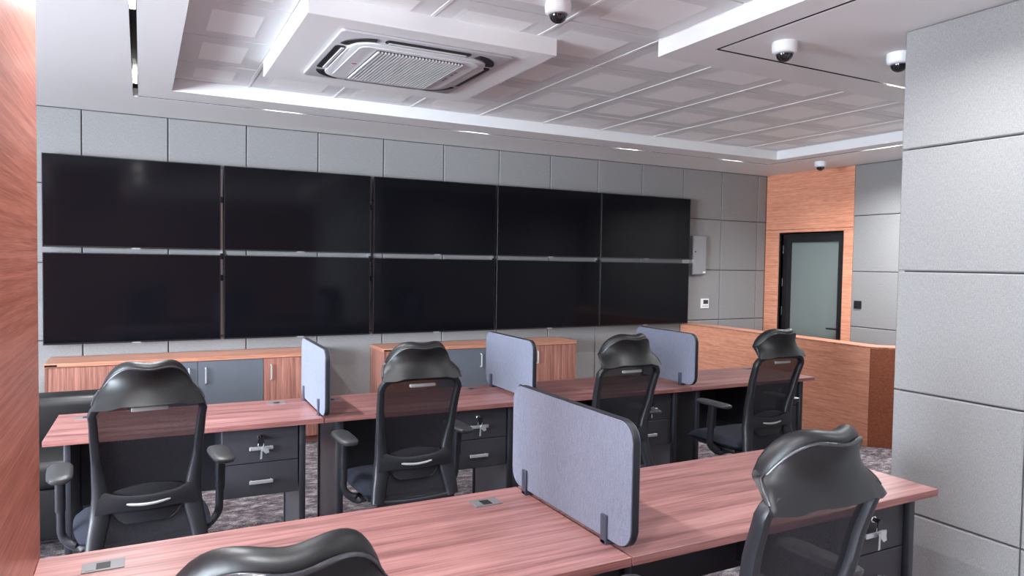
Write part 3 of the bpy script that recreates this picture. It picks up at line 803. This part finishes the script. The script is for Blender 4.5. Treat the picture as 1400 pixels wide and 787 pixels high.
def make_chair():
    t = empty('office_chair')
    # --- backrest frame: outer loop
    ztop, rc = 1.018, 0.06
    loop = []; ws = []; hs = []
    def addp(x, z, w, h): loop.append((x, yb(z), z)); ws.append(w); hs.append(h)
    def wz(z): return interp([(0.43, 0.056), (0.52, 0.064), (0.60, 0.072), (0.66, 0.056), (0.8, 0.034), (1.0, 0.028)], z)
    zs = [0.45 + (ztop - rc - 0.45) * k / 18 for k in range(19)]
    side = []
    for z in zs: side.append((hwid(z) - wz(z) / 2, z))
    xt = hwid(ztop) - 0.013
    for k in range(1, 7):
        a = math.radians(90 * k / 6); side.append((xt - rc + rc * math.cos(a), ztop - rc + rc * math.sin(a)))
    full = [(x, z) for x, z in side] + [(x * f, ztop + 0.006 * (1 - f * f)) for f in (0.6, 0.3, 0.0) for x in (xt - rc,)]
    left = [(-x, z) for x, z in full[:-1]][::-1]
    bm = bmesh.new()
    path = full + left
    sweep(bm, [(x, yb(z), z) for x, z in path], [wz(z) for x, z in path], [interp([(0.43, 0.045), (0.6, 0.05), (0.8, 0.042), (1.0, 0.036)], z) for x, z in path], ref=(0, 1, 0.1), n=10, power=3.2)
    # crossbar behind the net
    cb = []
    for k in range(13):
        u = -1 + 2 * k / 12; z = 0.636 - 0.014 * (1 - u * u); cb.append((u * (hwid(z) - 0.02), yb(z) - 0.016 - 0.018 * (1 - u * u), z))
    sweep(bm, cb, [0.058 + 0.050 * abs(-1 + 2 * k / 12) ** 4 for k in range(13)], 0.018, ref=(0, 1, 0), n=10, power=3)
    # bottom bar
    bb = [(u * 0.185, yb(0.455) - 0.002, 0.452 - 0.012 * (1 - u * u)) for u in [-1 + k / 5 for k in range(11)]]
    sweep(bm, bb, 0.036, 0.024, ref=(0, 1, 0), n=10, power=3)
    link('back_frame', bm, 'plastic', t, 50)
    # --- net
    bm = bmesh.new(); nz, nx = 16, 10; g = []
    for j in range(nz + 1):
        z = 0.452 + (1.011 - 0.452) * j / nz
        hwz = hwid(z) - wz(z) * 0.6
        if z > ztop - rc: hwz = min(hwz, xt - rc + math.sqrt(max(0, rc * rc - (z - ztop + rc) ** 2)))
        g.append([bm.verts.new((hwz * (-1 + 2 * i / nx), yb(z) + 0.012 * (1 - (-1 + 2 * i / nx) ** 2), z)) for i in range(nx + 1)])
    for j in range(nz):
        for i in range(nx): bm.faces.new((g[j][i], g[j][i + 1], g[j + 1][i + 1], g[j + 1][i]))
    link('net_back', bm, 'net', t, 60)
    # --- lumbar support behind the crossbar
    bm = bmesh.new()
    out = [(-0.135, 0.655), (-0.128, 0.60), (-0.085, 0.553), (-0.04, 0.545), (0.04, 0.545), (0.085, 0.553), (0.128, 0.60), (0.135, 0.655)]
    N = 16; rows = []
    for j in range(9):
        v = j / 8; z = 0.545 + v * 0.125
        hw_ = interp([(0, 0.075), (0.12, 0.098), (0.45, 0.130), (0.8, 0.138), (1.0, 0.120)], v)
        rows.append([(hw_ * (-1 + 2 * i / N), z, (1 - (-1 + 2 * i / N) ** 2)) for i in range(N + 1)])
    F = [[bm.verts.new((x, yb(z) - 0.010 - 0.018 * q * math.sin(PI * (0.15 + 0.7 * j / 8)), z + 0.014 * q * (1 if j > 5 else 0))) for x, z, q in row] for j, row in enumerate(rows)]
    Bk = [[bm.verts.new((x, yb(z) + 0.016 * q - 0.012, z + 0.014 * q * (1 if j > 5 else 0))) for x, z, q in row] for j, row in enumerate(rows)]
    for j in range(8):
        for i in range(N):
            bm.faces.new((F[j][i], F[j][i + 1], F[j + 1][i + 1], F[j + 1][i])); bm.faces.new((Bk[j][i], Bk[j + 1][i], Bk[j + 1][i + 1], Bk[j][i + 1]))
    for i in range(N):
        bm.faces.new((F[0][i], Bk[0][i], Bk[0][i + 1], F[0][i + 1])); bm.faces.new((F[8][i], F[8][i + 1], Bk[8][i + 1], Bk[8][i]))
    for j in range(8):
        bm.faces.new((F[j][0], F[j + 1][0], Bk[j + 1][0], Bk[j][0])); bm.faces.new((F[j][N], Bk[j][N], Bk[j + 1][N], F[j + 1][N]))
    lum = link('lumbar_support', bm, 'plastic', t, 40)
    bm = bmesh.new()
    sweep(bm, [(u * 0.078, yb(0.615) - 0.045 + 0.012 * u * u, 0.617 + 0.008 * u * u) for u in [-1 + k / 5 for k in range(11)]], 0.011, 0.012, ref=(0, 1, 0), n=8, power=3)
    s_ = link('grip_slot', bm, 'slot_grey', lum, 50); s_['label'] = 'pale curved slot'
    # --- headrest: carrier slot and padded shell
    bm = bmesh.new(); box(bm, -0.062, 0.062, yb(0.995) - 0.026, yb(0.995) - 0.014, 0.980, 0.997, 0.005, 2)
    s_ = link('carry_slot', bm, 'slot_grey', t, 50); s_['label'] = 'pale grip slot under the headrest'
    zb, hh = 1.028, 0.138
    HWT = [(0.0, 0.188), (0.12, 0.184), (0.5, 0.167), (1.0, 0.150)]
    def rear(u, v):
        x = u * interp(HWT, v)
        lobe = -0.012 * min(1, max(0.0, abs(u) - 0.52) / 0.2) * max(0, 1 - v / 0.25)
        top = -0.011 * math.exp(-(u / 0.35) ** 2) * v ** 3 - 0.62 * hh * abs(u) ** 3.8 * v ** 1.6
        z = zb + hh * v + top + lobe
        y = -0.376 + (0.046 + 0.046 * v) * u * u + 0.030 * math.sin(PI * min(1, v * 1.02) * 0.85)
        return Vector((x, y, z))
    NU, NV = 24, 14
    bm = bmesh.new(); R_ = [[rear(-1 + 2 * i / NU, j / NV) for i in range(NU + 1)] for j in range(NV + 1)]
    A_ = [[bm.verts.new(p) for p in row] for row in R_]
    B_ = [[bm.verts.new(p + Vector((0, 0.008, 0))) for p in row] for row in R_]
    for j in range(NV):
        for i in range(NU):
            bm.faces.new((A_[j][i], A_[j][i + 1], A_[j + 1][i + 1], A_[j + 1][i])); bm.faces.new((B_[j][i], B_[j + 1][i], B_[j + 1][i + 1], B_[j][i + 1]))
    for i in range(NU):
        bm.faces.new((A_[0][i], B_[0][i], B_[0][i + 1], A_[0][i + 1])); bm.faces.new((A_[NV][i], A_[NV][i + 1], B_[NV][i + 1], B_[NV][i]))
    for j in range(NV):
        bm.faces.new((A_[j][0], A_[j + 1][0], B_[j + 1][0], B_[j][0])); bm.faces.new((A_[j][NU], B_[j][NU], B_[j + 1][NU], A_[j + 1][NU]))
    hd = link('headrest', bm, 'leather', t, 60)
    # pad in front of the shell, rolled over at the top edge
    bm = bmesh.new(); rows = []
    for j in range(NV + 1):
        v = j / NV; th = 0.014 + 0.044 * v ** 1.3
        rows.append((v, th))
    P1 = [[bm.verts.new(R_[j][i] * 1.0 + Vector((0, 0.008, 0.0))) for i in range(NU + 1)] for j in range(NV + 1)]
    P2 = []
    for j in range(NV + 1):
        v, th = rows[j]; row = []
        for i in range(NU + 1):
            u = -1 + 2 * i / NU; e = 1 - 0.45 * abs(u) ** 8
            row.append(bm.verts.new(R_[j][i] + Vector((R_[j][i].x * 0.01 * v, 0.008 + th * e, 0.0))))
        P2.append(row)
    # roll: arc from shell edge to front over the top
    NR = 7; arcs = [P1[NV]]
    for k in range(1, NR):
        a = PI * k / NR; row = []
        for i in range(NU + 1):
            p, q = P1[NV][i].co, P2[NV][i].co; u = -1 + 2 * i / NU
            mid = (p + q) / 2; hl = (q - p) / 2; e = (1 - abs(u) ** 6)
            row.append(bm.verts.new(mid - hl * math.cos(a) + Vector((0, -0.006 * e, 1)) * (0.024 * math.sin(a) * (0.45 + 0.55 * e))))
        arcs.append(row)
    arcs.append(P2[NV])
    for j in range(NV):
        for i in range(NU):
            bm.faces.new((P1[j][i], P1[j][i + 1], P1[j + 1][i + 1], P1[j + 1][i])); bm.faces.new((P2[j][i], P2[j + 1][i], P2[j + 1][i + 1], P2[j][i + 1]))
    for k in range(NR):
        for i in range(NU): bm.faces.new((arcs[k][i], arcs[k][i + 1], arcs[k + 1][i + 1], arcs[k + 1][i]))
    for i in range(NU): bm.faces.new((P1[0][i], P2[0][i], P2[0][i + 1], P1[0][i + 1]))
    for s in (0, NU):
        for j in range(NV): bm.faces.new((P1[j][s], P1[j + 1][s], P2[j + 1][s], P2[j][s]))
        bm.faces.new([arcs[k][s] for k in range(NR + 1)])
    link('headrest_pad', bm, 'leather', hd, 60)
    # piping along the shell edge
    bm = bmesh.new()
    pp = [rear(-1, v / 10) for v in range(1, 11)] + [rear(-1 + 2 * i / NU, 1) for i in range(1, NU)] + [rear(1, v / 10) for v in range(10, 0, -1)]
    sweep(bm, [p + Vector((0, 0.003, 0.0)) for p in pp], 0.009, 0.009, ref=(0, 1, 0), n=6)
    link('piping', bm, 'piping', hd, 60)
    # --- seat
    bm = bmesh.new(); NS = 14; top = []; bot = []
    for j in range(NS + 1):
        v = -1 + 2 * j / NS; ra, rb = [], []
        for i in range(NS + 1):
            u = -1 + 2 * i / NS
            sx_ = u * math.sqrt(1 - 0.16 * v * v) ; sy_ = v * math.sqrt(1 - 0.16 * u * u)
            e = (1 - abs(u) ** 5) * (1 - abs(v) ** 5)
            x = 0.245 * sx_; y = 0.02 + 0.235 * sy_
            zc = 0.475 - 0.02 * max(0, v) ** 3
            ra.append(bm.verts.new((x, y, zc + 0.04 * e ** 0.5 + 0.008 * u * u))); rb.append(bm.verts.new((x * 0.98, y, zc - 0.026 * e ** 0.4)))
        top.append(ra); bot.append(rb)
    for j in range(NS):
        for i in range(NS):
            bm.faces.new((top[j][i], top[j][i + 1], top[j + 1][i + 1], top[j + 1][i])); bm.faces.new((bot[j][i], bot[j + 1][i], bot[j + 1][i + 1], bot[j][i + 1]))
    for i in range(NS):
        bm.faces.new((top[0][i], bot[0][i], bot[0][i + 1], top[0][i + 1])); bm.faces.new((top[NS][i], top[NS][i + 1], bot[NS][i + 1], bot[NS][i]))
        bm.faces.new((top[i][0], top[i + 1][0], bot[i + 1][0], bot[i][0])); bm.faces.new((top[i][NS], bot[i][NS], bot[i + 1][NS], top[i + 1][NS]))
    link('seat', bm, 'seat_cloth', t, 60)
    bm = bmesh.new(); box(bm, -0.2, 0.2, -0.16, 0.2, 0.432, 0.452, 0.008, 2); box(bm, -0.08, 0.08, -0.14, 0.12, 0.38, 0.434, 0.012, 2)
    sweep(bm, spline([(0, -0.12, 0.405), (0, -0.2, 0.41), (0, -0.245, 0.45)], 4), 0.16, 0.03, ref=(0, 0.4, 1), n=8, power=3)
    link('seat_base', bm, 'plastic', t, 40)
    # --- arms
    for s in (-1, 1):
        bm = bmesh.new()
        pts = spline([(s * 0.15, -0.06, 0.425), (s * 0.235, -0.055, 0.43), (s * 0.278, -0.04, 0.47), (s * 0.283, -0.045, 0.54), (s * 0.284, -0.05, 0.62), (s * 0.284, -0.06, 0.708)], 5)
        sweep(bm, pts, [0.052] * 6 + [0.044] * (len(pts) - 6), [0.03] * len(pts), ref=(s, 0, 0.2), n=10, power=3)
        ar = link('armrest', bm, 'plastic', t, 50)
        bm = bmesh.new(); sweep(bm, [(s * 0.2845, -0.048, 0.575), (s * 0.2845, -0.06, 0.711)], 0.050, 0.036, ref=(s, 0, 0), n=12, power=4)
        link('armrest_sleeve', bm, 'plastic', ar, 50)
        bm = bmesh.new()
        pr_ = [(-0.125, 0.028, 0.6), (-0.118, 0.062, 0.9), (-0.08, 0.086, 1.0), (0.0, 0.09, 1.0), (0.08, 0.088, 1.0), (0.115, 0.07, 0.9), (0.128, 0.035, 0.6)]
        sweep(bm, [(s * 0.285, -0.068 + y, 0.722) for y, w, h in pr_], [w for y, w, h in pr_], [0.026 * h for y, w, h in pr_], ref=(0, 0, 1), n=16, power=2.8)
        link('armrest_pad', bm, 'pad_plastic', ar, 50)
    # --- column and star base
    bm = bmesh.new(); lathe(bm, [(0.03, 0.10), (0.03, 0.24), (0.026, 0.25), (0.026, 0.28), (0.016, 0.281), (0.016, 0.385)], 16)
    link('gas_lift', bm, 'plastic', t, 40)
    bm = bmesh.new()
    lathe(bm, [(0.0, 0.065), (0.045, 0.065), (0.05, 0.09), (0.045, 0.12), (0.0, 0.125)], 16)
    for k in range(5):
        a = 2 * PI * k / 5 + 0.3; ca, sa = math.cos(a), math.sin(a)
        sweep(bm, [(0.03 * ca, 0.03 * sa, 0.098), (0.16 * ca, 0.16 * sa, 0.092), (0.31 * ca, 0.31 * sa, 0.075)], [0.055, 0.045, 0.034], [0.04, 0.032, 0.022], ref=(0, 0, 1), n=8, power=3)
    link('star_base', bm, 'plastic', t, 40)
    for k in range(5):
        a = 2 * PI * k / 5 + 0.3; c_ = Vector((0.30 * math.cos(a), 0.30 * math.sin(a), 0.028)); d_ = Vector((-math.sin(a), math.cos(a), 0))
        bm = bmesh.new()
        cyl(bm, c_ + d_ * 0.006, c_ + d_ * 0.024, 0.028, 16); cyl(bm, c_ - d_ * 0.006, c_ - d_ * 0.024, 0.028, 16)
        cyl(bm, c_ + Vector((0, 0, 0)), c_ + Vector((0, 0, 0.045)), 0.008, 8); cyl(bm, c_ - d_ * 0.01, c_ + d_ * 0.01, 0.01, 8)
        link('caster', bm, 'plastic', t, 40)
    return t

CHAIRS = [(0.408, -3.19, 0.07, 0.0, 'black mesh office chair at left end of the far row, nearest the wood column'),
          (1.52, -3.11, 0.0, 0.0, 'black mesh office chair between the leftmost and middle far dividers'),
          (2.66, -3.14, 0.0, 0.0, 'black mesh office chair partly behind the large foreground divider'),
          (3.71, -3.19, 0.0, 0.0, 'black mesh office chair farthest right in far row, before the orange counter'),
          (1.785, -5.02, 0.0, 0.0, 'black mesh office chair in right foreground, headrest over the desk with keys'),
          (0.57, -5.15, 0.0, 0.0, 'black chair in left foreground, only its headrest showing at bottom edge')]
chair0 = make_chair()
for i, (x, y, rz, dz, lab) in enumerate(CHAIRS):
    t = chair0 if i == 0 else copy_tree(chair0)
    t.scale = (1, 1, 1.025 if i == 4 else 1.0)
    t.location = (x, y, dz); t.rotation_euler = (0, 0, rz)
    tag(t, lab, 'chair', 'black office chairs')
    for ch in children_of(t):
        if ch.name.startswith('headrest'): ch.location.z = {0: -0.02, 4: -0.03, 5: -0.006}.get(i, 0.0)

# ------------------------------------------------------------------ black sofa behind the left desk
sofa = empty('sofa', (-0.60, -1.85, 0)); tag(sofa, 'black leather sofa behind the left end desk, mostly hidden by wood column', 'sofa')
bm = bmesh.new(); box(bm, -1.0, 1.0, -0.34, 0.4, 0.10, 0.36, 0.02, 2); link('frame', bm, 'leather', sofa)
for k in range(2):
    bm = bmesh.new(); box(bm, -0.85 + k * 0.855, 0.0 + k * 0.85, -0.37, 0.2, 0.36, 0.50, 0.04, 3); link('seat_cushion', bm, 'leather', sofa, 50)
    bm = bmesh.new(); box(bm, -0.85 + k * 0.855, 0.0 + k * 0.85, 0.08, 0.34, 0.46, 0.75, 0.05, 3); link('back_cushion', bm, 'leather', sofa, 50)
for s in (-1, 1):
    bm = bmesh.new(); box(bm, min(s * 0.85, s * 1.02), max(s * 0.85, s * 1.02), -0.37, 0.4, 0.10, 0.60, 0.05, 3); link('arm', bm, 'leather', sofa, 50)
    for y in (-0.28, 0.32):
        bm = bmesh.new(); cyl(bm, (s * 0.9, y, 0.0), (s * 0.9, y, 0.11), 0.02); link('leg', bm, 'steel', sofa)
